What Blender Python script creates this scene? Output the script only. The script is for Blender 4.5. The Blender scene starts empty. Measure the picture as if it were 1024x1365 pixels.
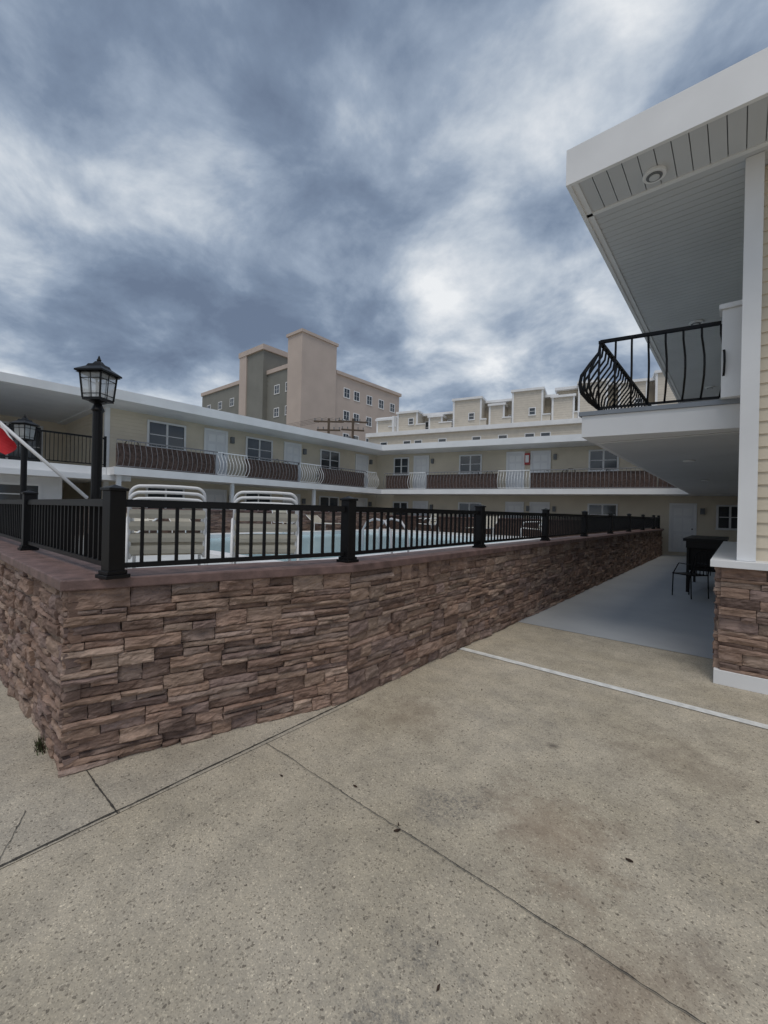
import bpy, math, random
from mathutils import Vector, Matrix, noise
rnd = random.Random(7)
S = bpy.context.scene
S.view_settings.view_transform = 'Standard'
S.view_settings.look = 'None'
S.view_settings.exposure = 0
COL = S.collection

# ------------------------------------------------------------------ materials
def mk(name):
    m = bpy.data.materials.new(name); m.use_nodes = True
    nt = m.node_tree; b = nt.nodes['Principled BSDF']
    return m, nt, b
def N(nt, t, **k):
    n = nt.nodes.new(t)
    for a, v in k.items(): setattr(n, a, v)
    return n
def simple(name, col, rough=.6, metal=0, var=.12, scale=3.0, bump=0.0, bscale=60, spec=.5):
    m, nt, b = mk(name)
    tc = N(nt, 'ShaderNodeTexCoord')
    nz = N(nt, 'ShaderNodeTexNoise'); nz.inputs['Scale'].default_value = scale; nz.inputs['Detail'].default_value = 4
    nt.links.new(tc.outputs['Object'], nz.inputs['Vector'])
    cr = N(nt, 'ShaderNodeValToRGB')
    cr.color_ramp.elements[0].position = .3; cr.color_ramp.elements[1].position = .7
    cr.color_ramp.elements[0].color = (*[c*(1-var) for c in col], 1)
    cr.color_ramp.elements[1].color = (*[min(1, c*(1+var)) for c in col], 1)
    nt.links.new(nz.outputs['Fac'], cr.inputs['Fac'])
    nt.links.new(cr.outputs['Color'], b.inputs['Base Color'])
    b.inputs['Roughness'].default_value = rough; b.inputs['Metallic'].default_value = metal
    b.inputs['Specular IOR Level'].default_value = spec
    if bump:
        n2 = N(nt, 'ShaderNodeTexNoise'); n2.inputs['Scale'].default_value = bscale; n2.inputs['Detail'].default_value = 3
        nt.links.new(tc.outputs['Object'], n2.inputs['Vector'])
        bp = N(nt, 'ShaderNodeBump'); bp.inputs['Strength'].default_value = bump; bp.inputs['Distance'].default_value = .01
        nt.links.new(n2.outputs['Fac'], bp.inputs['Height']); nt.links.new(bp.outputs['Normal'], b.inputs['Normal'])
    return m
white = simple('white_trim', (.78, .79, .80), .5, var=.06, scale=1.5)
soffm = simple('soffit_vinyl', (.60, .62, .64), .5, var=.05, scale=1.2)
soffgap = simple('soffit_channel', (.30, .32, .34), .6, var=.04)
sidm = simple('cream_siding', (.68, .61, .49), .6, var=.07, scale=1.2)
sidp = simple('pale_siding', (.60, .55, .47), .6, var=.06)
sidg = simple('tan_siding', (.46, .41, .33), .6, var=.06)
black = simple('black_metal', (.006, .006, .007), .42, var=.2, spec=.25)
brownk = simple('brown_panel', (.075, .048, .040), .8, var=.5, scale=14, bump=.6, bscale=25)
greyrail = simple('grey_rail', (.20, .20, .21), .4, var=.05)
steel = simple('steel_rail', (.5, .5, .52), .3, var=.05)
glass = simple('dark_glass', (.03, .038, .048), .08, var=.5, scale=.7, spec=.8)
door = simple('door_white', (.72, .73, .75), .45, var=.03)
roofm = simple('roof_membrane', (.35, .35, .36), .8)
greydeck = simple('grey_deck_coating', (.26, .29, .33), .6, var=.08)
capm = simple('cap_red_concrete', (.165, .105, .095), .55, var=.35, scale=9, bump=.3, bscale=90)
beige = simple('beige_stucco', (.50, .42, .37), .8, var=.06, scale=.5)
greyst = simple('grey_green_stucco', (.20, .20, .18), .8, var=.07, scale=.5)
poold = simple('pool_deck', (.60, .62, .62), .7, var=.1)
strap = simple('vinyl_strap', (.62, .58, .48), .4, var=.05)
red = simple('red_paint', (.40, .02, .02), .35)
redcloth = simple('red_cloth', (.5, .02, .03), .8)
whcloth = simple('white_cloth', (.75, .74, .74), .8)
linem = simple('road_line_paint', (.72, .73, .71), .6, var=.2, scale=14, bump=.3, bscale=200)
mortar = simple('mortar', (.06, .045, .038), .95)
joint = simple('joint_dark', (.06, .055, .048), .95, var=.4, scale=30)
wood = simple('pole_wood', (.10, .075, .055), .9)
dirt = simple('debris', (.05, .03, .02), .9, var=.5, scale=60)
green = simple('weed_green', (.06, .085, .03), .8, var=.4, scale=60)
acm = simple('ac_grey', (.16, .17, .18), .6)
m, nt, b = mk('lamp_glass'); lampglass = m
b.inputs['Base Color'].default_value = (.6, .62, .62, 1); b.inputs['Roughness'].default_value = .25; b.inputs['Alpha'].default_value = .45
m, nt, b = mk('pool_water'); water = m
b.inputs['Base Color'].default_value = (.40, .60, .66, 1); b.inputs['Roughness'].default_value = .15
nz = N(nt, 'ShaderNodeTexNoise'); nz.inputs['Scale'].default_value = 4
bp = N(nt, 'ShaderNodeBump'); bp.inputs['Strength'].default_value = .3; bp.inputs['Distance'].default_value = .03
nt.links.new(nz.outputs['Fac'], bp.inputs['Height']); nt.links.new(bp.outputs['Normal'], b.inputs['Normal'])

# stone
m, nt, b = mk('ledge_stone'); stone = m
at = N(nt, 'ShaderNodeAttribute', attribute_name='Col')
tc = N(nt, 'ShaderNodeTexCoord')
mp = N(nt, 'ShaderNodeMapping'); mp.inputs['Scale'].default_value = (9, 9, 24)
nt.links.new(tc.outputs['Object'], mp.inputs['Vector'])
n1 = N(nt, 'ShaderNodeTexNoise'); n1.inputs['Scale'].default_value = 1.0; n1.inputs['Detail'].default_value = 6; n1.inputs['Roughness'].default_value = .66; n1.inputs['Distortion'].default_value = .4
nt.links.new(mp.outputs['Vector'], n1.inputs['Vector'])
r1 = N(nt, 'ShaderNodeValToRGB'); r1.color_ramp.elements[0].position = .3; r1.color_ramp.elements[1].position = .7
r1.color_ramp.elements[0].color = (.60, .57, .56, 1); r1.color_ramp.elements[1].color = (1.28, 1.26, 1.23, 1)
nt.links.new(n1.outputs['Fac'], r1.inputs['Fac'])
mx = N(nt, 'ShaderNodeMixRGB', blend_type='MULTIPLY'); mx.inputs['Fac'].default_value = 1
nt.links.new(at.outputs['Color'], mx.inputs['Color1']); nt.links.new(r1.outputs['Color'], mx.inputs['Color2'])
n3 = N(nt, 'ShaderNodeTexNoise'); n3.inputs['Scale'].default_value = 7; n3.inputs['Detail'].default_value = 4
nt.links.new(tc.outputs['Object'], n3.inputs['Vector'])
r3 = N(nt, 'ShaderNodeValToRGB'); r3.color_ramp.elements[0].position = .50; r3.color_ramp.elements[1].position = .7
r3.color_ramp.elements[0].color = (0, 0, 0, 1); r3.color_ramp.elements[1].color = (.5, .5, .5, 1)
nt.links.new(n3.outputs['Fac'], r3.inputs['Fac'])
mx2 = N(nt, 'ShaderNodeMixRGB', blend_type='MIX'); mx2.inputs['Color2'].default_value = (.38, .28, .235, 1)
nt.links.new(r3.outputs['Color'], mx2.inputs['Fac']); nt.links.new(mx.outputs['Color'], mx2.inputs['Color1'])
nt.links.new(mx2.outputs['Color'], b.inputs['Base Color']); b.inputs['Roughness'].default_value = .85
b.inputs['Specular IOR Level'].default_value = .2
n2 = N(nt, 'ShaderNodeTexNoise'); n2.inputs['Scale'].default_value = 2.4; n2.inputs['Detail'].default_value = 7; n2.inputs['Roughness'].default_value = .7
nt.links.new(mp.outputs['Vector'], n2.inputs['Vector'])
bp = N(nt, 'ShaderNodeBump'); bp.inputs['Strength'].default_value = .8; bp.inputs['Distance'].default_value = .012
nt.links.new(n2.outputs['Fac'], bp.inputs['Height']); nt.links.new(bp.outputs['Normal'], b.inputs['Normal'])

# concrete ground
def concrete(name, ca, cb, painted=False):
    m, nt, b = mk(name); L = nt.links
    tc = N(nt, 'ShaderNodeTexCoord'); O = tc.outputs['Object']
    big = N(nt, 'ShaderNodeTexNoise'); big.inputs['Scale'].default_value = .9; big.inputs['Detail'].default_value = 6; big.inputs['Roughness'].default_value = .62
    L.new(O, big.inputs['Vector'])
    r = N(nt, 'ShaderNodeValToRGB'); r.color_ramp.elements[0].position = .34; r.color_ramp.elements[1].position = .66
    r.color_ramp.elements[0].color = (*ca, 1); r.color_ramp.elements[1].color = (*cb, 1)
    L.new(big.outputs['Fac'], r.inputs['Fac'])
    col = r.outputs['Color']
    if not painted:
        for scl, lo, hi, amt in ((230, .45, 1.55, .9), (110, .32, 1.4, .85)):
            vo = N(nt, 'ShaderNodeTexVoronoi'); vo.inputs['Scale'].default_value = scl
            L.new(O, vo.inputs['Vector'])
            sp = N(nt, 'ShaderNodeSeparateColor'); L.new(vo.outputs['Color'], sp.inputs[0])
            rs = N(nt, 'ShaderNodeValToRGB'); cr = rs.color_ramp
            cr.elements[0].position = 0; cr.elements[0].color = (lo, lo*.97, lo*.95, 1)
            cr.elements[1].position = 1; cr.elements[1].color = (hi, hi, hi*.98, 1)
            e = cr.elements.new(.12 if scl > 200 else .06); e.color = (.92, .92, .92, 1)
            e = cr.elements.new(.90 if scl > 200 else .97); e.color = (1.08, 1.07, 1.05, 1)
            L.new(sp.outputs[0], rs.inputs['Fac'])
            mm = N(nt, 'ShaderNodeMixRGB', blend_type='MULTIPLY'); mm.inputs['Fac'].default_value = amt
            L.new(col, mm.inputs['Color1']); L.new(rs.outputs['Color'], mm.inputs['Color2']); col = mm.outputs['Color']
        nn = N(nt, 'ShaderNodeTexNoise'); nn.inputs['Scale'].default_value = 4.5; nn.inputs['Detail'].default_value = 8; nn.inputs['Roughness'].default_value = .72
        L.new(O, nn.inputs['Vector'])
        ff = N(nt, 'ShaderNodeTexNoise'); ff.inputs['Scale'].default_value = 42; ff.inputs['Detail'].default_value = 6; ff.inputs['Roughness'].default_value = .8
        L.new(O, ff.inputs['Vector'])
        gt = N(nt, 'ShaderNodeMapRange'); gt.inputs['From Min'].default_value = .47; gt.inputs['From Max'].default_value = .58
        L.new(ff.outputs['Fac'], gt.inputs['Value'])
        for (x, y, rad, st, c, agg) in [(-1.13, 1.99, .30, .85, (.12, .12, .125), True), (-.74, 1.02, .42, .8, (.16, .16, .155), True),
                                   (-.2, 1.55, .5, .42, (.28, .195, .13), False), (-.93, 2.92, .06, .8, (.13, .11, .09), False),
                                   (.3, 2.5, .7, .45, (.19, .18, .17), True), (-1.9, 2.6, .5, .4, (.29, .22, .15), False), (-1.3, 3.1, .6, .4, (.2, .2, .2), True), (-.65, 2.15, .45, .5, (.32, .225, .15), False),
                                   (-.3, .9, .4, .5, (.19, .19, .19), True), (-.25, 3.3, .6, .35, (.27, .21, .15), False)]:
            ds = N(nt, 'ShaderNodeVectorMath', operation='DISTANCE'); L.new(O, ds.inputs[0]); ds.inputs[1].default_value = (x, y, 0)
            ad = N(nt, 'ShaderNodeMath', operation='MULTIPLY_ADD'); ad.inputs[1].default_value = rad*3.4
            L.new(nn.outputs['Fac'], ad.inputs[0]); L.new(ds.outputs['Value'], ad.inputs[2])
            mr = N(nt, 'ShaderNodeMapRange'); mr.inputs['From Min'].default_value = rad*1.5; mr.inputs['From Max'].default_value = rad*2.5
            mr.inputs['To Min'].default_value = st; mr.inputs['To Max'].default_value = 0
            L.new(ad.outputs[0], mr.inputs['Value']); fac = mr.outputs[0]
            if agg:
                mu = N(nt, 'ShaderNodeMath', operation='MULTIPLY'); L.new(fac, mu.inputs[0]); L.new(gt.outputs[0], mu.inputs[1]); fac = mu.outputs[0]
            mz = N(nt, 'ShaderNodeMixRGB'); L.new(fac, mz.inputs['Fac']); L.new(col, mz.inputs['Color1']); mz.inputs['Color2'].default_value = (*c, 1)
            col = mz.outputs['Color']
        rb = N(nt, 'ShaderNodeValToRGB'); rb.color_ramp.elements[0].position = .36; rb.color_ramp.elements[1].position = .64
        rb.color_ramp.elements[0].color = (.80, .80, .805, 1); rb.color_ramp.elements[1].color = (1.09, 1.08, 1.06, 1)
        L.new(nn.outputs['Fac'], rb.inputs['Fac'])
        m3 = N(nt, 'ShaderNodeMixRGB', blend_type='MULTIPLY'); m3.inputs['Fac'].default_value = .9
        L.new(col, m3.inputs['Color1']); L.new(rb.outputs['Color'], m3.inputs['Color2']); col = m3.outputs['Color']
    L.new(col, b.inputs['Base Color'])
    b.inputs['Roughness'].default_value = .85 if not painted else .5
    fb = N(nt, 'ShaderNodeTexNoise'); fb.inputs['Scale'].default_value = 160 if not painted else 40; fb.inputs['Detail'].default_value = 2
    L.new(O, fb.inputs['Vector'])
    bp = N(nt, 'ShaderNodeBump'); bp.inputs['Strength'].default_value = .4 if not painted else .1; bp.inputs['Distance'].default_value = .004
    L.new(fb.outputs['Fac'], bp.inputs['Height']); L.new(bp.outputs['Normal'], b.inputs['Normal'])
    return m
conc = concrete('concrete', (.385, .345, .27), (.50, .455, .375))
sidew = concrete('sidewalk_concrete', (.38, .345, .285), (.47, .435, .37))
gpaint = concrete('grey_floor_paint', (.37, .39, .41), (.44, .46, .47), True)

# ------------------------------------------------------------------ mesh builder
def ident(x, y, z): return (x, y, z)
class MB:
    def __init__(s): s.v = []; s.f = []; s.m = []; s.mats = []; s.c = None
    def mi(s, mat):
        if mat not in s.mats: s.mats.append(mat)
        return s.mats.index(mat)
    def face(s, pts, mat, xf=ident):
        n = len(s.v); s.v += [xf(*p) for p in pts]; s.f.append(list(range(n, n+len(pts)))); s.m.append(s.mi(mat))
    def box(s, x0, x1, y0, y1, z0, z1, mat, xf=ident):
        n = len(s.v)
        for z in (z0, z1):
            for (x, y) in ((x0, y0), (x1, y0), (x1, y1), (x0, y1)): s.v.append(xf(x, y, z))
        for q in ((0, 3, 2, 1), (4, 5, 6, 7), (0, 1, 5, 4), (1, 2, 6, 5), (2, 3, 7, 6), (3, 0, 4, 7)):
            s.f.append([n+i for i in q]); s.m.append(s.mi(mat))
    def prism(s, poly, z0, z1, mat, xf=ident):
        n = len(s.v); k = len(poly)
        for z in (z0, z1):
            for (x, y) in poly: s.v.append(xf(x, y, z))
        s.f.append([n+i for i in range(k)][::-1]); s.m.append(s.mi(mat))
        s.f.append([n+k+i for i in range(k)]); s.m.append(s.mi(mat))
        for i in range(k):
            j = (i+1) % k
            s.f.append([n+i, n+j, n+k+j, n+k+i]); s.m.append(s.mi(mat))
    def tube(s, path, r, mat, n=8, xf=ident):
        P = [Vector(xf(*p)) for p in path]; base = len(s.v)
        rr = r if isinstance(r, (list, tuple)) else [r]*len(P)
        up = None
        for i, p in enumerate(P):
            d = (P[min(i+1, len(P)-1)]-P[max(i-1, 0)])
            if d.length < 1e-6: d = Vector((0, 0, 1))
            d.normalize()
            ref = Vector((0, 0, 1)) if abs(d.z) < .95 else Vector((1, 0, 0))
            if up is not None and (up-d*up.dot(d)).length > .1: ref = up
            a = (ref-d*ref.dot(d)).normalized(); up = a; bb = d.cross(a)
            for k in range(n):
                t = 2*math.pi*k/n+math.pi/n
                s.v.append(tuple(p+(a*math.cos(t)+bb*math.sin(t))*rr[i]))
        mi = s.mi(mat)
        for i in range(len(P)-1):
            for k in range(n):
                s.f.append([base+i*n+k, base+i*n+(k+1) % n, base+(i+1)*n+(k+1) % n, base+(i+1)*n+k]); s.m.append(mi)
        s.f.append([base+k for k in range(n)][::-1]); s.m.append(mi)
        s.f.append([base+(len(P)-1)*n+k for k in range(n)]); s.m.append(mi)
    def build(s, name, parent=None, smooth=False, bevel=0):
        me = bpy.data.meshes.new(name); me.from_pydata(s.v, [], s.f)
        for mt in s.mats: me.materials.append(mt)
        me.polygons.foreach_set('material_index', s.m)
        if smooth: me.polygons.foreach_set('use_smooth', [True]*len(s.f))
        if s.c:
            ca = me.color_attributes.new('Col', 'FLOAT_COLOR', 'POINT')
            ca.data.foreach_set('color', [x for c in s.c for x in c])
        me.update()
        o = bpy.data.objects.new(name, me); COL.objects.link(o)
        if parent: o.parent = parent
        if bevel:
            bv = o.modifiers.new('bevel', 'BEVEL'); bv.width = bevel; bv.segments = 2; bv.limit_method = 'ANGLE'
        return o
def empty(name):
    o = bpy.data.objects.new(name, None); COL.objects.link(o); o.empty_display_size = .1; return o
def frame(ox, oy, ang):
    c, si = math.cos(ang), math.sin(ang)
    return lambda s, d, z: (ox+s*c+d*si, oy+s*si-d*c, z)

# ------------------------------------------------------------------ ground
g = MB(); g.face([(-400, -300, 0), (300, -300, 0), (300, 500, 0), (-400, 500, 0)], conc); g.build('ground')
g = MB(); g.face([(-30, -.9, .004), (-2.36, -.9, .004), (-2.36, 2.6, .004), (-30, 2.6, .004)], sidew); g.build('sidewalk')
g = MB(); g.face([(-2.6, 5.93, .004), (.2, 5.93, .004), (.2, 24, .004), (-2.6, 24, .004)], gpaint); g.build('painted_walkway')
g = MB()
for i in range(80):
    x0, x1 = -2.6+i*.1125, -2.6+(i+1)*.1125
    e0 = [.005*noise.noise(Vector((x*9, 1, 0))) for x in (x0, x1)]; e1 = [.005*noise.noise(Vector((x*9, 7, 0))) for x in (x0, x1)]
    g.face([(x0, 4.235+e0[0], .006), (x1, 4.235+e0[1], .006), (x1, 4.325+e1[1], .006), (x0, 4.325+e1[0], .006)], linem)
g.build('parking_line')
def crack(mb, p0, p1, w, jit, z=.009):
    p0 = Vector(p0); p1 = Vector(p1); L = (p1-p0).length; k = max(2, int(L/.02)); d = (p1-p0)/L; nrm = Vector((-d.y, d.x))
    pr = None
    for i in range(k+1):
        q = p0+d*L*i/k; o = noise.noise(Vector((q.x*4, q.y*4, 3)))*jit+noise.noise(Vector((q.x*25, q.y*25, 3)))*jit*.4
        ww = w*(.5+1.1*abs(noise.noise(Vector((q.x*17, q.y*17, 9)))))
        a = q+nrm*(o+ww/2); b_ = q+nrm*(o-ww/2)
        if pr: mb.face([(pr[0].x, pr[0].y, z), (a.x, a.y, z), (b_.x, b_.y, z), (pr[1].x, pr[1].y, z)], joint)
        pr = (a, b_)
g = MB()
crack(g, (-2.36, -.9), (-2.40, 2.5), .011, .006)
crack(g, (-2.36, 1.64), (6, 1.63), .0055, .012)
crack(g, (-2.93, .77), (-2.36, .77), .010, .004)
crack(g, (-2.36, .30), (-2.72, .47), .004, .02)
crack(g, (-30, -.9), (6, -.9), .01, .004)
g.build('pavement_joints')
g = MB()
for (x, y, k) in [(-1.24, 1.62, 1.6), (-1.26, 1.655, 1), (-.72, 1.18, 1), (-1.62, 1.72, 1), (-.35, 2.18, 1.2), (-2.9, .95, 1), (.1, 1.75, 1), (-2.0, 1.5, .8), (-1.7, 3.4, .8), (-.8, 1.3, .5), (.1, 2.9, .8)]:
    a = rnd.random()*3; l = rnd.uniform(.010, .016)*k; c, s_ = math.cos(a), math.sin(a); w = l*.3
    g.prism([(x+c*l, y+s_*l), (x-s_*w, y+c*w), (x-c*l, y-s_*l), (x+s_*w, y-c*w)], .004, .012, dirt)
g.build('dry_leaf_litter')
g = MB()
for i in range(150):
    x = -3.36+rnd.gauss(0, .045); y = .65+rnd.gauss(0, .012); a = rnd.random()*6.28; h = rnd.uniform(.02, .08); r = rnd.uniform(.01, .035)
    g.face([(x, y, .004), (x+.006*math.sin(a), y-.006*math.cos(a), .004), (x+r*math.cos(a), y-abs(r*math.sin(a))*.6, h)], green if rnd.random() < .6 else dirt)
g.build('weed_tuft')

# ------------------------------------------------------------------ stone veneer
PAL = [(.34, .24, .19), (.38, .28, .225), (.25, .175, .145), (.41, .315, .26), (.30, .225, .205), (.34, .24, .195), (.22, .16, .14), (.36, .28, .245), (.30, .205, .165)]
def stone_face(mb, p0, p1, z0, z1, res=.03, ext0=.0, ext1=.0, seed=1):
    r = random.Random(seed)
    if mb.c is None: mb.c = []
    p0 = Vector(p0); p1 = Vector(p1); L = (p1-p0).length; e = (p1-p0)/L; nr = Vector((e.y, -e.x))
    mi = mb.mi(stone)
    def put(s0, s1, za, zb):
        if s1-s0 < .02: return
        pr = r.uniform(.026, .062); tilt = r.uniform(-.01, .01); base = PAL[r.randrange(len(PAL))]; k = r.uniform(.72, 1.12)
        col = (base[0]*k, base[1]*k, base[2]*k, 1); off = r.random()*50
        nx = max(3, int((s1-s0)/res)+1); nz = max(3, int((zb-za)/(res*.55))+1)
        gp = .002; s0 += gp; s1 -= gp; za += gp; zb -= gp
        base_i = len(mb.v)
        for j in range(nz+2):
            for i in range(nx+2):
                ii = min(max(i-1, 0), nx-1); jj = min(max(j-1, 0), nz-1)
                u = ii/(nx-1); w = jj/(nz-1)
                s = s0+(s1-s0)*u; z = za+(zb-za)*w
                back = (i == 0 or i == nx+1 or j == 0 or j == nz+1)
                if back: d = -.03
                else:
                    d = pr+tilt*(u-.5)*2
                    d += .010*noise.noise(Vector((s*9+off, z*26, off)))+.006*noise.noise(Vector((s*32, z*70+off, off)))
                    d += max(-.008, .012*math.floor(2.5*noise.noise(Vector((s*5+off, z*18, off*2))))/2)
                    if u < .001 or u > .999 or w < .001 or w > .999: d -= .006
                    d = max(d, .008)
                    z += .005*noise.noise(Vector((s*9, off, jj)))*(1 if 0 < w < 1 else .6)
                    s += .005*noise.noise(Vector((z*30, off, ii)))
                q = p0+e*s+nr*d
                mb.v.append((q.x, q.y, z)); mb.c.append(col)
        W = nx+2
        for j in range(nz+1):
            for i in range(nx+1):
                a = base_i+j*W+i
                mb.f.append([a, a+1, a+W+1, a+W]); mb.m.append(mi)
    z = z0
    while z < z1-.02:
        h = r.uniform(.08, .115)
        if z+h > z1-.05: h = z1-z
        s = -ext0-r.uniform(0, .02)
        end = L+ext1
        while s < end:
            l = r.uniform(.25, .6)
            if s+l > end-.1: l = end-s
            t = r.random()
            if t < .38:
                c1 = r.uniform(.4, .65); put(s, s+l*c1, z, z+h); put(s+l*c1, s+l, z, z+h)
            elif t < .90:
                k = r.uniform(.35, .65); c1 = r.uniform(.35, .65)
                if r.random() < .5:
                    put(s, s+l, z, z+h*k); put(s, s+l*c1, z+h*k, z+h); put(s+l*c1, s+l, z+h*k, z+h)
                else:
                    put(s, s+l*c1, z, z+h*k); put(s+l*c1, s+l, z, z+h*k); put(s, s+l, z+h*k, z+h)
            else:
                c1 = r.uniform(.4, .6); put(s, s+l*c1, z, z+h*.33); put(s+l*c1, s+l, z, z+h*.33); put(s, s+l, z+h*.33, z+h*.66); put(s, s+l, z+h*.66, z+h)
            s += l
        z += h

A = (-2.96, .715); B = (-2.445, 2.45); C = (-2.465, 20.9); D = (-14, .735)
pw = empty('stone_pool_wall')
w = MB()
stone_face(w, D, (-6.5, .725), 0, 1.06, .08, seed=3)
stone_face(w, (-6.5, .725), A, 0, 1.06, .028, ext1=.04, seed=4)
stone_face(w, A, B, 0, 1.06, .018, ext0=.04, seed=5)
stone_face(w, B, (-2.455, 8.0), 0, 1.06, .028, seed=6)
stone_face(w, (-2.455, 8.0), C, 0, 1.06, .07, ext1=.02, seed=8)
w.build('veneer', pw)
w = MB(); w.prism([D, A, B, C, (-2.72, 20.9), (-2.72, 2.55), (-3.2, .98), (-14, .98)], 0, 1.055, mortar); w.build('core', pw)
w = MB()
w.prism([(-14, .655), (-2.925, .64), (-2.365, 2.43), (-2.375, 20.96), (-2.76, 20.96), (-2.76, 2.58), (-3.24, 1.03), (-14, 1.03)], 1.056, 1.12, capm)
w.build('cap', pw, bevel=.008)

# ------------------------------------------------------------------ fence on the wall
fe = empty('black_metal_fence')
posts = [(-9.3, .86), (-7.2, .86), (-5.08, .86), (-2.86, .88), (-2.53, 2.53)]+[(-2.55, 2.53+2.41*i) for i in range(1, 8)]+[(-2.55, 20.75)]
def post(mb, x, y, z0, w=.046, h=.52, ang=0):
    X = lambda a, b_, z: (x+a*math.cos(ang)-b_*math.sin(ang), y+a*math.sin(ang)+b_*math.cos(ang), z)
    mb.box(-w, w, -w, w, z0, z0+h, black, X)
    mb.box(-w-.022, w+.022, -w-.022, w+.022, z0, z0+.022, black, X)
    mb.box(-w-.01, w+.01, -w-.01, w+.01, z0+.022, z0+.045, black, X)
    mb.box(-w-.01, w+.01, -w-.01, w+.01, z0+h, z0+h+.018, black, X)
    k = w+.003; n = len(mb.v)
    mb.v += [X(-k, -k, z0+h+.018), X(k, -k, z0+h+.018), X(k, k, z0+h+.018), X(-k, k, z0+h+.018), X(0, 0, z0+h+.04)]
    for q in ((0, 1, 4), (1, 2, 4), (2, 3, 4), (3, 0, 4)): mb.f.append([n+i for i in q]); mb.m.append(mb.mi(black))
p = MB()
for i, (x, y) in enumerate(posts):
    post(p, x, y, 1.12, ang=(.15 if i == 3 else 0))
p.build('posts', fe, bevel=.003)
p = MB()
for (a, b_) in zip(posts[:-1], posts[1:]):
    dx, dy = b_[0]-a[0], b_[1]-a[1]; L = math.hypot(dx, dy); X = frame(a[0], a[1], math.atan2(dy, dx))
    p.box(.05, L-.05, -.022, .022, 1.545, 1.58, black, X)
    p.box(.05, L-.05, -.016, .016, 1.58, 1.592, black, X)
    p.box(.05, L-.05, -.016, .016, 1.175, 1.205, black, X)
    nb = int(round((L-.1)/.098))
    for i in range(1, nb):
        s = .05+(L-.1)*i/nb
        p.box(s-.0095, s+.0095, -.0095, .0095, 1.2, 1.55, black, X)
p.build('rails_and_balusters', fe)

# ------------------------------------------------------------------ pool deck & pool
d = MB()
d.prism([(-13.4, .98), (-3.2, .98), (-2.72, 2.55), (-2.72, 3.9), (-13.4, 3.9)], .3, .72, poold)
d.box(-5.2, -2.72, 3.9, 13.5, .3, .72, poold); d.box(-13.4, -12.2, 3.9, 13.5, .3, .72, poold); d.box(-13.4, -2.72, 13.5, 16, .3, .72, poold)
d.build('pool_deck')
pl = empty('swimming_pool')
d = MB(); d.face([(-12.2, 3.9, .64), (-5.2, 3.9, .64), (-5.2, 13.5, .64), (-12.2, 13.5, .64)], water); d.build('water', pl)
d = MB()
for (x0, x1, y0, y1) in [(-12.45, -4.95, 3.65, 3.95), (-12.45, -4.95, 13.45, 13.75), (-12.45, -12.15, 3.95, 13.45), (-5.25, -4.95, 3.95, 13.45)]:
    d.box(x0, x1, y0, y1, .6, .76, white)
d.build('coping', pl, bevel=.01)
d = MB()
for yy in (0, .5):
    d.tube([(-5.6, 6+yy, .5), (-5.6, 6+yy, 1.2), (-5.5, 6+yy, 1.35), (-5.3, 6+yy, 1.42), (-5.05, 6+yy, 1.38), (-4.9, 6+yy, 1.2), (-4.85, 6+yy, .72)], .022, steel)
d.build('ladder_rails', pl, True)

# ------------------------------------------------------------------ furniture
def stack_chair(name, x, y, ang, k=1.0, nst=3):
    e = empty(name); mb = MB(); st = MB()
    for q in range(nst):
        oz, oy = .058*q, .045*q
        W = .31
        def bk(u): return (oy-.02+(-.16)*u, .36+oz+.54*u)
        path = []
        for i in range(9): u = i/8*.84; yy, zz = bk(u); path.append((-W, yy, zz))
        for i in range(1, 8):
            t = math.pi/2*i/8; yy, zz = bk(.84+.16*math.sin(t)); path.append((-W+.09*(1-math.cos(t)), yy, zz))
        yy, zz = bk(1.0); path += [(-.1, yy, zz+.004), (.1, yy, zz+.004)]
        path += [(-px_, py_, pz_) for (px_, py_, pz_) in path[:16][::-1]]
        mb.tube([(a*k, b_*k, c*k) for a, b_, c in path], .0145*k, white, 8)
        for sx in (-1, 1):
            mb.tube([(sx*W*k, c1*k, c2*k) for c1, c2 in ((oy-.02, .36+oz), (oy+.5, .39+oz), (oy+.54, .37+oz), (oy+.56, oz))], .014*k, white, 8)
            mb.tube([(sx*(W+.02)*k, c1*k, c2*k) for c1, c2 in ((oy-.18, oz), (oy-.14, .3+oz), (oy-.08, .60+oz), (oy+.0, .62+oz), (oy+.42, .60+oz), (oy+.5, .57+oz), (oy+.52, .40+oz))], .014*k, white, 8)
        for i in range(4):
            u = .06+i*.205-(oz/.54)
            if u < 0: u = .0
            yy, zz = bk(u); y2, z2 = bk(u+.15)
            pr = None
            for j in range(9):
                xx = -W+2*W*j/8; sag = .03*(1-(xx/W)**2)
                c = ((xx*k, (yy+sag*.9-.012)*k, zz*k), (xx*k, (yy/2+y2/2+sag*.9-.02)*k, (zz+z2)/2*k), (xx*k, (y2+sag*.9-.012)*k, z2*k))
                if pr:
                    st.face([pr[0], c[0], c[1], pr[1]], strap); st.face([pr[1], c[1], c[2], pr[2]], strap)
                pr = c
        for i in range(8):
            ya, yb = oy+.02+i*.06, oy+.02+i*.06+.046
            st.box(-W*k, W*k, ya*k, yb*k, (.375+oz)*k, (.38+oz)*k, strap)
    for o, nm, sm in ((mb, 'frame', True), (st, 'straps', True)):
        ob = o.build(nm, e, sm)
    e.location = (x, y, .72); e.rotation_euler = (0, 0, ang)
    return e
stack_chair('patio_chair', -4.12, 1.72, math.atan2(.42, -1)-math.pi/2, 1.0)
stack_chair('patio_chair', -3.72, 2.52, math.atan2(.62, -1)-math.pi/2, .98)
stack_chair('patio_chair', -5.2, 14.3, 2.0, 1.0, 1)
stack_chair('patio_chair', -9.6, 14.4, 2.6, 1.0, 1)
stack_chair('patio_chair', -12.6, 9.2, -1.6, 1.0, 1)
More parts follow.
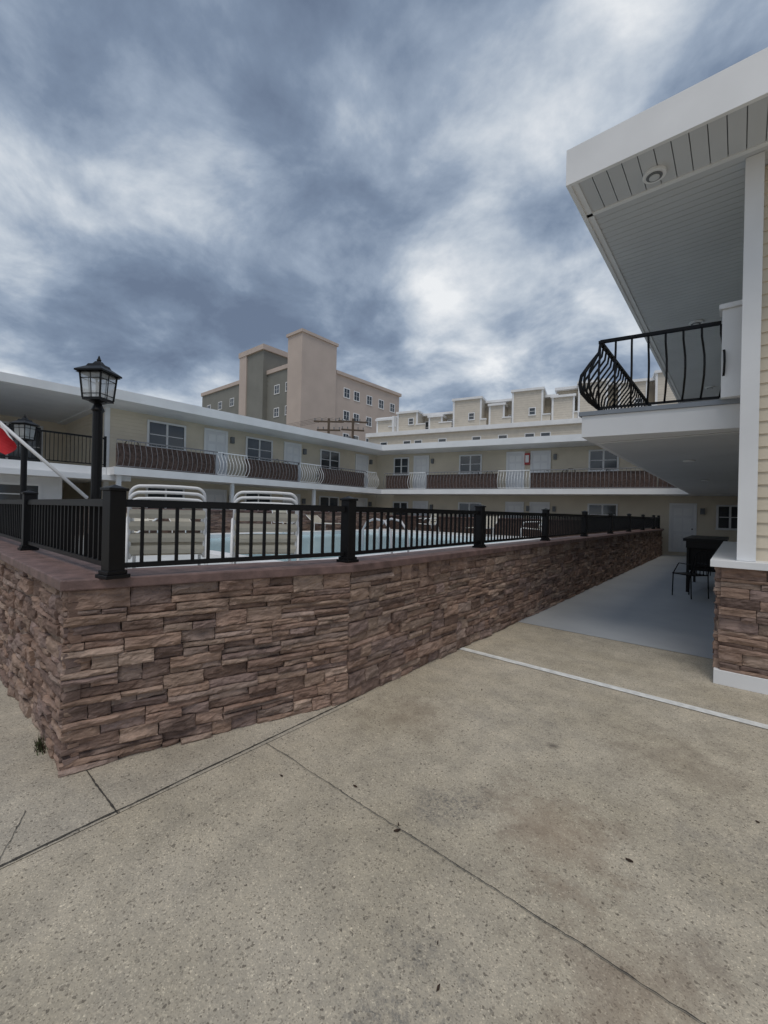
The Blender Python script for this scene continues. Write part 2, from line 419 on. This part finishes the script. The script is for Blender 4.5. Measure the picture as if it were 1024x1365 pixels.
def lounge(x, y, ang):
    e = empty('chaise_lounge'); mb = MB()
    for sx in (-.3, .3):
        mb.tube([(sx, -.9, .32), (sx, .3, .32), (sx, .95, .75)], .016, white)
        for yy in (-.8, .25): mb.tube([(sx, yy, 0), (sx, yy, .32)], .016, white)
    for i in range(20):
        yy = -.88+i*.06; mb.box(-.3, .3, yy, yy+.045, .33, .336, strap)
    for i in range(12):
        u = .02+i*.08; mb.face([(-.3, .3+.65*u, .34+.43*u), (.3, .3+.65*u, .34+.43*u), (.3, .3+.65*(u+.055), .34+.43*(u+.055)), (-.3, .3+.65*(u+.055), .34+.43*(u+.055))], strap)
    mb.build('frame_and_straps', e); e.location = (x, y, .72); e.rotation_euler = (0, 0, ang)
lounge(-12.9, 4.6, 1.4); lounge(-12.9, 5.9, 1.5); lounge(-8.0, 2.3, .3); lounge(-12.9, 11.5, 1.6); lounge(-7.4, 14.6, .1)

def bistro(name, x, y, z, ang):
    e = empty(name); mb = MB()
    for sx in (-.2, .2):
        mb.tube([(sx, -.22, 0), (sx, -.2, .45), (sx*.95, -.27, .85), (sx*.5, -.29, .92), (0, -.295, .94)], .011, black, 6)
        mb.tube([(sx, .2, 0), (sx, .19, .45)], .011, black, 6)
        mb.tube([(sx, -.2, .66), (sx*1.1, .05, .67), (sx, .19, .45)], .01, black, 6)
    mb.box(-.21, .21, -.21, .21, .44, .46, black)
    for i in range(5): mb.box(-.16+i*.08-.006, -.16+i*.08+.006, -.285, -.275, .46, .9, black)
    mb.box(-.18, .18, -.262, -.25, .6, .63, black)
    mb.build('frame', e); e.location = (x, y, z); e.rotation_euler = (0, 0, ang); return e
bistro('bistro_chair', -.72, 10.3, .005, .9)
e = empty('bar_table'); mb = MB()
mb.box(-.36, .36, -1.1, 1.1, 1.08, 1.14, black); mb.box(-.31, .31, -1.05, 1.05, .94, 1.08, black)
for sx in (-.28, .28):
    for sy in (-.93, .93): mb.box(sx-.025, sx+.025, sy-.025, sy+.025, 0, .94, black)
    mb.box(sx-.012, sx+.012, -.93, .93, .3, .33, black)
mb.box(-.28, .28, -.8, .8, .45, .94, black)
mb.build('top_and_legs', e, bevel=.004); e.location = (-.53, 11.9, .005)

# ------------------------------------------------------------------ lamp posts
def lamp(x, y, z0, zt):
    e = empty('lamp_post'); mb = MB(); H = zt-z0
    zl = H-.47
    mb.tube([(0, 0, 0), (0, 0, .04), (0, 0, .05), (0, 0, .5), (0, 0, .54), (0, 0, .56), (0, 0, zl-.1), (0, 0, zl-.08), (0, 0, zl-.02), (0, 0, zl)],
            [.11, .11, .075, .065, .075, .048, .044, .06, .035, .08], black, 12)
    mb.tube([(0, 0, .8), (0, 0, .82), (0, 0, .86), (0, 0, .88)], [.045, .062, .062, .045], black, 12)
    q = .76
    def sq(z, r): r *= q; return [(r, r, z), (-r, r, z), (-r, -r, z), (r, -r, z)]
    def fr(levels, mat):
        for (z0_, r0), (z1_, r1) in zip(levels[:-1], levels[1:]):
            a = sq(z0_, r0); b_ = sq(z1_, r1)
            for i in range(4): j = (i+1) % 4; mb.face([a[i], a[j], b_[j], b_[i]], mat)
    fr([(zl, .05), (zl+.01, .125), (zl+.035, .125)], black)
    fr([(zl+.035, .118), (zl+.27, .142)], lampglass)
    fr([(zl+.27, .145), (zl+.285, .19), (zl+.30, .19), (zl+.35, .10), (zl+.375, .085), (zl+.385, .05), (zl+.41, .03)], black)
    mb.face(sq(zl+.272, .18), black); mb.face(sq(zl+.034, .11), black)
    mb.tube([(0, 0, zl+.40), (0, 0, zl+.425), (0, 0, zl+.44), (0, 0, zl+.47)], [.012, .022, .014, .004], black, 8)
    mb.tube([(0, 0, zl+.03), (0, 0, zl+.12), (0, 0, zl+.125), (0, 0, zl+.19), (0, 0, zl+.21)], [.012, .012, .022, .026, .008], white, 8)
    for sx in (-1, 1):
        for sy in (-1, 1): mb.tube([(sx*.121*q, sy*.121*q, zl+.03), (sx*.145*q, sy*.145*q, zl+.275)], .009, black, 4)
    for sx, sy in ((1, 0), (-1, 0), (0, 1), (0, -1)):
        mb.tube([(sx*.120*q, sy*.120*q, zl+.03), (sx*.144*q, sy*.144*q, zl+.275)], .0045, black, 4)
        t = (sy, sx)
        for zz, rr in ((zl+.07, .123*q), (zl+.22, .139*q)):
            mb.tube([(sx*rr-t[0]*rr, sy*rr-t[1]*rr, zz), (sx*rr+t[0]*rr, sy*rr+t[1]*rr, zz)], .0045, black, 4)
    mb.build('post_and_lantern', e); e.location = (x, y, z0); e.rotation_euler = (0, 0, .62)
lamp(-4.96, 1.36, .72, 3.06); lamp(-9.66, 1.55, .72, 3.13)

# flag
e = empty('flag'); mb = MB()
b0 = Vector((-4.93, 1.28, 1.62)); b1 = Vector((-5.75, .28, 2.80))
mb.tube([tuple(b0), tuple(b1)], .016, white, 10); mb.tube([tuple(b1), tuple(b1+(b1-b0).normalized()*.03)], [.03, .01], white, 8)
mb.build('pole', e, True); mb = MB()
def fp(u, v):
    q = b0+(b1-b0)*(.50+.48*u)
    return (q.x+.05*math.sin(v*6+u*4)-.02*v, q.y-.05*math.cos(v*5+u*7)-.04*v, q.z-.26*v*(.75+.5*u))
for i in range(14):
    for j in range(12):
        mb.face([fp(i/14, j/12), fp((i+1)/14, j/12), fp((i+1)/14, (j+1)/12), fp(i/14, (j+1)/12)], whcloth if j < 4 else redcloth)
mb.build('cloth', e, True)

# ------------------------------------------------------------------ building helpers
def siding(mb, X, s0, s1, z0, z1, d0=0, mat=sidm, ex=.12):
    z = z0
    while z < z1-.001:
        zt = min(z+ex, z1)
        mb.face([(s0, d0+.016, z), (s1, d0+.016, z), (s1, d0+.001, zt), (s0, d0+.001, zt)], mat, X)
        mb.face([(s0, d0, z), (s1, d0, z), (s1, d0+.016, z), (s0, d0+.016, z)], mat, X)
        z = zt
def window(tr, gl, X, s0, s1, z0, z1, d=.0, panes=2, fw=.07):
    D = d+.05
    tr.box(s0, s1, d, D, z1-fw, z1, white, X); tr.box(s0-.02, s1+.02, d, D+.03, z0-.02, z0+fw-.01, white, X)
    tr.box(s0, s0+fw, d, D, z0+fw-.01, z1-fw, white, X); tr.box(s1-fw, s1, d, D, z0+fw-.01, z1-fw, white, X)
    W = (s1-s0-2*fw)
    for i in range(1, panes):
        s = s0+fw+W*i/panes; tr.box(s-.035, s+.035, d, D-.008, z0+fw-.01, z1-fw, white, X)
    gl.box(s0+fw, s1-fw, d, d+.025, z0+fw-.01, z1-fw, glass, X)
    for i in range(panes):
        a = s0+fw+W*i/panes; b_ = a+W/panes; zm = (z0+z1)/2
        tr.box(a+.03, b_-.03, d+.025, d+.035, zm-.015, zm+.015, white, X)
def doorway(tr, X, s0, s1, z0, z1, d=.0, fw=.08):
    D = d+.05
    tr.box(s0, s0+fw, d, D, z0, z1, white, X); tr.box(s1-fw, s1, d, D, z0, z1, white, X); tr.box(s0+fw, s1-fw, d, D, z1-fw, z1, white, X)
    tr.box(s0+fw, s1-fw, d, d+.022, z0, z1-fw, door, X)
    W = s1-s0-2*fw; H = z1-z0-fw
    for (u0, u1) in ((.12, .46), (.54, .88)):
        for (v0, v1) in ((.08, .38), (.44, .72), (.78, .93)):
            tr.box(s0+fw+W*u0, s0+fw+W*u1, d+.022, d+.034, z0+H*v0, z0+H*v1, white, X)
    tr.box(s1-fw-.09, s1-fw-.05, d+.022, d+.07, z0+.95, z0+1.0, black, X)
    tr.box(s1+.12, s1+.26, d, d+.12, z1-.45, z1-.2, acm, X)
def belly(mb, X, s0, s1, dd, z0, mat, sp=.13, h=.85, r=.009, bulge=.14):
    prof = [(0, h-.02), (.015, h*.85), (bulge*.5, h*.70), (bulge*.92, h*.54), (bulge, h*.42), (bulge*.92, h*.30), (bulge*.5, .13), (.01, .05)]
    n = max(1, int(round((s1-s0)/sp)))
    for i in range(n+1):
        s = s0+(s1-s0)*i/n
        mb.tube([(s, dd+a, z0+b_) for a, b_ in prof], r, mat, 4, X)
    mb.box(s0, s1, dd-.02, dd+.02, z0+h-.02, z0+h+.015, mat, X)
    mb.box(s0, s1, dd-.012, dd+.012, z0+.035, z0+.06, mat, X)

ZS0, ZS1, ZR0, ZR1, ZD = 2.50, 2.74, 4.78, 5.08, 2.74
XL = frame(-15.9, 0, math.pi/2)
lw = empty('motel_wing')
body = MB(); tr = MB(); gl = MB(); ra = MB()
body.box(4.6, 22, -8, -.004, 0, ZR0, sidm, XL)
siding(body, XL, 4.6, 19.0, .0, ZS0); siding(body, XL, 4.6, 19.0, ZD, ZR0)
XEn = lambda s, d, z: (-15.9-s, 4.6-d, z)
siding(body, XEn, .0, 5.0, ZD, ZR0)
tr.box(4.56, 4.70, -.10, .03, 0, ZR0, white, XL)
for (a, b_) in [(5.83, 7.18), (9.68, 11.0), (13.78, 15.1)]:
    window(tr, gl, XL, a, b_, 3.62, 4.6, .018); window(tr, gl, XL, a, b_, 1.3, 2.28, .018)
for (a, b_) in [(7.88, 8.86), (11.62, 12.6), (16.3, 17.3)]:
    doorway(tr, XL, a, b_, ZD, 4.66, .018); doorway(tr, XL, a, b_, .2, 2.3, .018)
body.box(4.4, 17.6, -.004, 1.5, ZS0, ZS1, white, XL)
body.box(4.35, 22, -8.3, 1.5, ZR0, ZR1, white, XL); body.box(4.5, 21.9, -8.2, 1.35, ZR1, ZR1+.02, roofm, XL)
for (a, b_, kind) in [(4.5, 7.75, 0), (7.75, 8.95, 1), (8.95, 11.5, 0), (11.5, 12.7, 1), (12.7, 15.7, 0), (15.7, 16.5, 1)]:
    if kind == 0:
        ra.box(a+.03, b_-.03, 1.2, 1.28, ZD+.03, ZD+.76, brownk, XL); belly(ra, XL, a, b_, 1.36, ZD, greyrail, .16, r=.0085)
    else: belly(ra, XL, a, b_, 1.36, ZD, white, .13, r=.011, bulge=.2)
pw2 = MB(); stone_face(pw2, (-13.7, 3.0), (-13.7, 16.3), .6, 1.45, .12, seed=21)
pw2.build('patio_veneer', lw)
body2 = MB(); body2.box(-13.98, -13.72, 3.0, 16.3, 0, 1.45, mortar); body2.box(-14.02, -13.62, 2.96, 16.3, 1.45, 1.5, capm); body2.build('patio_wall_core', lw)
for s in (4.6, 8.4, 12.4):
    tr.box(s-.06, s+.06, 1.2, 1.32, 1.5, ZS0, white, XL)
body.box(-5, 4.35, -9.3, .8, ZR0+.04, ZR1-.02, white, XL)
body.box(-5, 4.39, -6, .85, ZS0, ZS1, white, XL)
body.box(-5, 4.6, -9, -5.0, 0, ZR0+.04, sidm, XL); siding(body, XL, -5, 4.6, ZD, ZR0, d0=-4.996)
tr.box(1.72, 1.9, .5, .68, ZS1, ZR0+.04, white, XL)
for (a, b_) in [(-2.6, -1.0), (-.4, 1.2), (1.8, 3.9)]: window(tr, gl, XL, a, b_, 2.9, 4.6, -4.98, 2)
body.box(-5, 3.4, -2.6, .3, 0, ZS0-.16, white, XL); body.box(-5, 5.0, -2.6, 1.1, ZS0-.16, ZS0-.003, white, XL)
for (a, b_) in [(.4, 1.3), (1.8, 2.9)]: window(tr, gl, XL, a, b_, 1.5, 2.15, .3, 1)
for i in range(66):
    s = -2.0+i*.098; ra.box(s-.008, s+.008, .70, .716, ZS1+.08, ZS1+.9, black, XL)
ra.box(-2.1, 4.4, .69, .73, ZS1+.88, ZS1+.93, black, XL); ra.box(-2.1, 4.4, .69, .73, ZS1+.07, ZS1+.1, black, XL)
for s in (1.9, 4.38): ra.box(s-.03, s+.03, .68, .74, ZS1, ZS1+.98, black, XL)
body.build('walls_and_roof', lw); tr.build('trim_doors_windows', lw); gl.build('glass', lw); ra.build('railings', lw)

# ---- back wing
ang = math.radians(14); XBk = frame(-14.4, 16.8, ang)
WD = -1.6
bw = empty('motel_rear_wing'); body = MB(); tr = MB(); gl = MB(); ra = MB()
XW = lambda s, d, z: XBk(s, d+WD, z)
body.box(-1.2, 22, -8, -.004, 0, ZR0, sidm, XW)
siding(body, XW, -1.1, 20, 0, ZS0); siding(body, XW, -1.1, 20, ZD, ZR0)
body.box(.0, 20, WD+.002, 0, ZS0+.003, ZS1-.003, white, XBk)
body.box(-.25, 22, -10, 0, ZR0+.003, ZR1-.003, white, XBk); body.box(0, 21.9, -9.8, -.15, ZR1, ZR1+.023, roofm, XBk)
for (a, b_) in [(-.05, .88), (3.71, 4.89), (9.77, 10.98), (14.5, 15.4)]:
    window(tr, gl, XW, a, b_, 3.62, 4.6, .018); window(tr, gl, XW, a, b_, 1.15, 2.15, .018)
for (a, b_) in [(1.15, 2.05), (6.1, 6.98), (7.24, 8.16), (12.9, 13.85)]:
    doorway(tr, XW, a, b_, ZD, 4.66, .018); doorway(tr, XW, a, b_, .15, 2.2, .018)
for (a, b_, kind) in [(.1, 1.5, 0), (1.5, 2.4, 1), (2.4, 6.0, 0), (6.0, 7.4, 1), (7.4, 12.3, 0), (12.3, 14, 0)]:
    if kind == 0:
        ra.box(a+.03, b_-.03, -.30, -.22, ZD+.03, ZD+.74, brownk, XBk); belly(ra, XBk, a, b_, -.14, ZD, greyrail, .16, r=.0085)
    else: belly(ra, XBk, a, b_, -.14, ZD, white, .13, r=.011, bulge=.2)
body.box(-1, 11.8, -.4, -.2, 0, 1.35, brownk, XBk); body.box(-1, 11.85, -.44, -.16, 1.35, 1.4, capm, XBk)
ra.box(6.98, 7.22, .0, .16, 4.0, 4.55, red, XW); ra.box(7.02, 7.18, .16, .175, 4.1, 4.45, white, XW)
body.build('walls_and_roof', bw); tr.build('trim_doors_windows', bw); gl.build('glass', bw); ra.build('railings', bw)
for (s, d, a) in [(9.0, -.9, .5), (10.3, -.8, 2.2), (4.6, -.9, 1.0), (5.3, -.7, 3.0), (8.6, -.8, 2.5)]:
    q = XBk(s, d, 0); bistro('bistro_chair', q[0], q[1], ZD, a)
for (s, a) in [(5.2, 1), (9.7, .5), (10.5, 2), (11.2, 4), (13.3, 1), (14.2, 3)]:
    q = XL(s, .7, 0); bistro('bistro_chair', q[0], q[1], ZD, a)

# ---- right building
rb = empty('motel_entrance_building'); body = MB(); tr = MB(); gl = MB()
body.box(-1.40, 8, 4.40, 22, 4.96, 5.26, white)
body.box(-1.40, 8, 4.40, 4.44, 4.90, 4.96, white); body.box(-1.40, -1.36, 4.44, 22, 4.90, 4.96, white)
body.box(-1.3, 8, 4.5, 22, 5.26, 5.28, roofm)
body.box(-1.35, 3.0, 4.445, 21.5, 4.951, 4.958, soffgap)
x = -1.30
while x < 3.0:
    body.box(x, x+.122, 4.47, 5.0, 4.925, 4.95, soffm); x += .130
body.box(-1.36, 3, 5.0, 5.05, 4.915, 4.955, white)
body.box(-1.36, -1.30, 4.44, 22, 4.915, 4.955, white)
y = 5.06
while y < 21:
    body.box(-1.30, 3.0, y, y+.098, 4.928, 4.95, soffm); y += .105
def disc(mb, x, y, z, r, mat, h=.02):
    mb.prism([(x+r*math.cos(2*math.pi*i/24), y+r*math.sin(2*math.pi*i/24)) for i in range(24)], z-h, z, mat)
for (x, y) in [(-.69, 4.80), (-.62, 8.9), (-.62, 13.5)]:
    disc(tr, x, y, 4.925, .10, white, .03); disc(tr, x, y, 4.894, .07, acm, .006); disc(tr, x, y, 4.887, .045, soffm, .01)
P = [(-1.46, 5.37), (.4, 5.72), (.4, 20.2), (-1.46, 20.0)]
body.prism(P, 2.50, 2.75, white)
body.prism([(-1.49, 5.34), (.4, 5.69), (.4, 20.2), (-1.49, 20.0)], 2.752, 2.80, greydeck)
y = 5.86
while y < 19.5:
    body.box(-1.38, .35, y, y+.124, 2.482, 2.497, soffm); y += .13
for (x, y) in [(-.62, 8.2), (-.62, 12.5)]: disc(tr, x, y, 2.478, .08, white)
tr.box(-.165, .0, 5.50, 5.64, 2.80, 3.70, white); tr.box(-.19, .02, 5.47, 5.68, 3.70, 3.75, white)
body.box(.10, 8, 5.34, 24, 0, 4.925, sidm)
XF = lambda s, d, z: (s, 5.34-d, z)
siding(body, XF, .12, 6, 1.17, 4.92, d0=.004)
XSd = lambda s, d, z: (.10-d, s, z)
siding(body, XSd, 5.4, 21, 2.8, 4.92, d0=.004); siding(body, XSd, 5.4, 21, .15, 2.48, d0=.004)
tr.box(-.01, .125, 5.12, 5.30, 1.172, 4.924, white)
v = MB(); stone_face(v, (-.115, 5.135), (4, 5.135), .13, 1.10, .028, seed=31); stone_face(v, (-.115, 9.5), (-.115, 5.135), .13, 1.10, .05, seed=33)
v.build('pier_veneer', rb)
body.box(-.11, 5, 5.14, 5.335, .0, 1.10, mortar); body.box(-.11, .095, 5.335, 9.5, 0, 1.10, mortar)
tr.box(-.16, 5, 5.075, 5.13, 0, .135, white); tr.box(-.16, -.128, 5.13, 9.5, 0, .135, white)
tr.box(-.20, 5, 5.03, 5.333, 1.105, 1.17, white); tr.box(-.20, .094, 5.333, 9.55, 1.105, 1.17, white)
body.build('walls_roof_balcony', rb, bevel=0); tr.build('trim', rb, bevel=.004)
br = MB()
BU = .22
XR1 = frame(-1.30, 5.47, math.atan2(.22, 1.14))
belly(br, XR1, .0, 1.14, 0, 2.80, black, .16, h=.84, r=.014, bulge=BU)
XR2 = lambda s, d, z: (-1.30-d, 5.47+s, z)
belly(br, XR2, .0, 12, 0, 2.80, black, .15, h=.84, r=.014, bulge=BU)
for a in (.3, .6, .9, 1.2):
    h = .84; prof = [(0, h-.02), (.015, h*.85), (BU*.5, h*.70), (BU*.92, h*.54), (BU, h*.42), (BU*.92, h*.30), (BU*.5, .13), (.01, .05)]
    br.tube([(0, d_, 2.8+z_) for d_, z_ in prof], .014, black, 4, lambda s, d, z, a=a: (-1.30-d*math.sin(a), 5.47-d*math.cos(a), z))
br.build('balcony_railing', rb)

# ------------------------------------------------------------------ background townhouses
XT = frame(-29.7, 32.5, math.radians(13.5))
th = empty('townhouse_row'); body = MB(); tr = MB(); gl = MB()
for (s0, s1, H) in ((0, 8.6, 11.5), (8.6, 18.0, 12.2), (18.0, 34, 12.75)):
    body.box(s0, s1, -14, -2.2, 0, H, sidg, XT); siding(body, XT, s0, s1, 9.7, H, d0=-2.19, mat=sidg, ex=.2)
    tr.box(s0-.15, s1+.15, -14, -1.7, H, H+.22, white, XT)
body.box(-.1, 34, -14, 0, 0, 9.3, sidp, XT)
siding(body, XT, 0, 34, 6, 9.3, mat=sidp, ex=.2)
tr.box(-.3, 34, -2.2, .3, 9.3, 9.7, white, XT)
tr.box(-.3, 34, 0, .4, 7.1, 7.4, white, XT)
units = [(.3, 1.9, 11.2, 0), (3.0, 2.2, 11.6, 1), (6.2, 1.4, 11.1, 0), (8.9, 2.7, 12.35, 1), (12.2, 1.4, 11.7, 0), (14.4, 2.6, 12.6, 1), (17.7, 1.8, 11.9, 0), (19.8, 2.2, 12.9, 0), (22.8, 2.0, 12.4, 1), (25.4, 3.0, 13.1, 0), (29.4, 2.0, 12.8, 1)]
for (s, w_, hgt, wn) in units:
    dp = -.5 if wn else -1.1
    body.box(s, s+w_, -2.6, dp, 9.70, hgt, sidp, XT); siding(body, XT, s, s+w_, 9.8, hgt, d0=dp+.01, mat=sidp, ex=.2)
    tr.box(s-.12, s+w_+.12, -2.8, dp+.2, hgt, hgt+.2, white, XT)
    tr.box(s-.03, s+.13, dp, dp+.08, 9.70, hgt, white, XT); tr.box(s+w_-.13, s+w_+.03, dp, dp+.08, 9.70, hgt, white, XT)
    if wn: window(tr, gl, XT, s+w_*.55, s+w_*.55+.6, 10.4, 11.1, dp+.03, 1)
for k, (u, v_) in enumerate(zip(units[:-1], units[1:])):
    s0, s1 = u[0]+u[1], v_[0]
    body.box(s0+.02, s1-.02, -.1, .02, 9.70, 10.25, sidp, XT); tr.box(s0, s1, -.15, .07, 10.25, 10.36, white, XT)
    if s1-s0 > .7:
        window(tr, gl, XT, s0+.15, s1-.2, 9.8, 11.0, -2.17, 1)
        if k % 3 == 0: tr.box(s1-.3, s1-.08, -.6, .2, 9.71, 11.3, white, XT)
for s in (1.3, 3.9, 5.1, 7.6, 10.9, 13.3, 15.6, 16.9, 20.4, 22.2, 25.4, 27.9, 31):
    window(tr, gl, XT, s, s+.85, 7.95, 8.75, .015, 1)
body.box(15.4, 16.4, -6, -5, 12.4, 13.7, acm, XT); body.box(10.2, 10.9, -6, -5, 12.4, 13.1, acm, XT); body.box(21.0, 21.9, -6, -5, 12.9, 13.9, acm, XT)
body.build('walls', th); tr.build('trim', th); gl.build('glass', th)

# ------------------------------------------------------------------ tall hotel
ho = empty('hotel_building'); body = MB(); tr = MB(); gl = MB()
body.box(-49.7, -46.5, 36.7, 43.2, 0, 26.2, beige); tr.box(-49.9, -46.3, 36.5, 43.4, 26.2, 26.6, beige)
body.box(-70, -46.9, 43.2, 59, 0, 22.3, beige); tr.box(-70, -46.6, 43.4, 59.3, 22.3, 22.8, beige)
body.box(-77.5, -49.7, 38, 43.2, 0, 22.5, greyst); tr.box(-77.7, -49.7, 37.8, 43.4, 22.5, 23.1, beige)
body.box(-62.9, -56.5, 37.2, 43, 0, 26.2, greyst); tr.box(-63.2, -56.2, 36.9, 43.2, 26.2, 27.0, beige)
tr.box(-63.0, -61.0, 37.0, 37.3, 0, 26.2, beige)
XHf = lambda s, d, z: (s, 38-d, z)
XHr = lambda s, d, z: (-46.9+d, s, z)
for k in range(6):
    z = 1.6+k*3.5
    for s in (-75.5, -71.5, -67.5, -54.6, -51.8): window(tr, gl, XHf, s, s+1.3, z, z+1.4, .0, 2, .1)
    for s in (45.2, 47.4, 50.4, 53.4, 56.4): window(tr, gl, XHr, s, s+1.35, z, z+1.55, .0, 2, .12)
body.build('walls', ho); tr.build('trim', ho); gl.build('glass', ho)

def pole(x, y, h, a):
    e = empty('utility_pole'); mb = MB(); mb.tube([(0, 0, 0), (0, 0, h)], [.16, .11], wood, 8)
    for zz, l in ((h-.3, 1.4), (h-1.1, 1.1)):
        mb.box(-l, l, -.07, .07, zz-.07, zz+.07, wood)
        for i in range(5): mb.tube([(-l+.1+i*(2*l-.2)/4, 0, zz+.07), (-l+.1+i*(2*l-.2)/4, 0, zz+.3)], .05, acm, 6)
    for dx in (-.35, .35): mb.tube([(dx, .25, h-2.6), (dx, .25, h-1.7)], .22, acm, 10)
    mb.build('shaft_and_crossarms', e); e.location = (x, y, 0); e.rotation_euler = (0, 0, a)
pole(-29.5, 26.6, 10.2, .7); pole(-28.3, 28.6, 10.4, .9)
wi = MB()
for i in range(4):
    pth = []
    for k in range(13):
        u = k/12; pth.append((-30.2+.45*i-24*u, 26.2+.4*i-10*u, 10.3-1.2*math.sin(math.pi*u)))
    wi.tube(pth, .012, black, 4)
wi.build('power_lines')

# ------------------------------------------------------------------ sky / light
W = bpy.data.worlds.new("World"); S.world = W; W.use_nodes = True
nt = W.node_tree; L = nt.links; bg = nt.nodes['Background']
sky = N(nt, 'ShaderNodeTexSky', sky_type='NISHITA'); sky.sun_disc = False
def M(op, a, b_=None, c=None):
    n = N(nt, 'ShaderNodeMath', operation=op)
    for i, v in enumerate((a, b_, c)):
        if v is None: continue
        if isinstance(v, (int, float)): n.inputs[i].default_value = v
        else: L.new(v, n.inputs[i])
    return n.outputs[0]
tc = N(nt, 'ShaderNodeTexCoord'); sep = N(nt, 'ShaderNodeSeparateXYZ'); L.new(tc.outputs['Generated'], sep.inputs[0])
zc = M('MAXIMUM', sep.outputs['Z'], 0.0)
zb = M('ADD', zc, .30)
cm = N(nt, 'ShaderNodeCombineXYZ'); L.new(M('DIVIDE', sep.outputs['X'], zb), cm.inputs[0]); L.new(M('DIVIDE', sep.outputs['Y'], zb), cm.inputs[1]); cm.inputs[2].default_value = 3.3
na = N(nt, 'ShaderNodeTexNoise'); na.inputs['Scale'].default_value = 1.25; na.inputs['Detail'].default_value = 3; na.inputs['Roughness'].default_value = .5; na.inputs['Distortion'].default_value = .2
nb = N(nt, 'ShaderNodeTexNoise'); nb.inputs['Scale'].default_value = 3.6; nb.inputs['Detail'].default_value = 9; nb.inputs['Roughness'].default_value = .57; nb.inputs['Distortion'].default_value = .2
L.new(cm.outputs[0], na.inputs['Vector']); L.new(cm.outputs[0], nb.inputs['Vector'])
v1 = M('MULTIPLY_ADD', nb.outputs['Fac'], .50, M('MULTIPLY', na.outputs['Fac'], .50))
v1 = M('MULTIPLY_ADD', M('SUBTRACT', v1, .5), 1.3, .5)
hz = M('POWER', M('SUBTRACT', 1.0, zc), 2.5)
v2 = M('ADD', M('MULTIPLY_ADD', hz, .15, v1), -.035)
rp = N(nt, 'ShaderNodeValToRGB'); cr = rp.color_ramp
cr.elements[0].position = .36; cr.elements[0].color = (.145, .19, .275, 1)
cr.elements[1].position = .72; cr.elements[1].color = (.88, .90, .92, 1)
for ps, c in ((.45, (.205, .265, .365)), (.53, (.325, .395, .50)), (.61, (.54, .60, .675))):
    e1 = cr.elements.new(ps); e1.color = (*c, 1)
L.new(v2, rp.inputs['Fac'])
sc = N(nt, 'ShaderNodeVectorMath', operation='SCALE'); L.new(rp.outputs['Color'], sc.inputs[0]); sc.inputs['Scale'].default_value = 10
mx = N(nt, 'ShaderNodeMixRGB'); mx.inputs['Fac'].default_value = .94
L.new(sky.outputs[0], mx.inputs['Color1']); L.new(sc.outputs[0], mx.inputs['Color2'])
L.new(mx.outputs['Color'], bg.inputs['Color']); bg.inputs['Strength'].default_value = .1

sd = bpy.data.lights.new('sun', 'SUN'); sd.energy = 1.5; sd.angle = math.radians(30); sd.color = (1, .93, .84)
so = bpy.data.objects.new('sun', sd); COL.objects.link(so)
dirv = Vector((.20, -.35, .90)).normalized()
so.rotation_euler = dirv.to_track_quat('Z', 'Y').to_euler()
sky.sun_elevation = math.asin(dirv.z); sky.sun_rotation = math.atan2(dirv.x, dirv.y)

# ------------------------------------------------------------------ camera
cd = bpy.data.cameras.new('camera'); cam = bpy.data.objects.new('camera', cd); COL.objects.link(cam)
cd.sensor_fit = 'HORIZONTAL'; cd.sensor_width = 36; cd.lens = 36*560/1024; cd.clip_start = .05; cd.clip_end = 2000
cam.matrix_world = Matrix.Translation((0, 0, 1.55)) @ Matrix.Rotation(math.radians(40.2), 4, 'Z') @ Matrix.Rotation(math.radians(90), 4, 'X') @ Matrix.Rotation(math.radians(1.3), 4, 'Z')
S.camera = cam
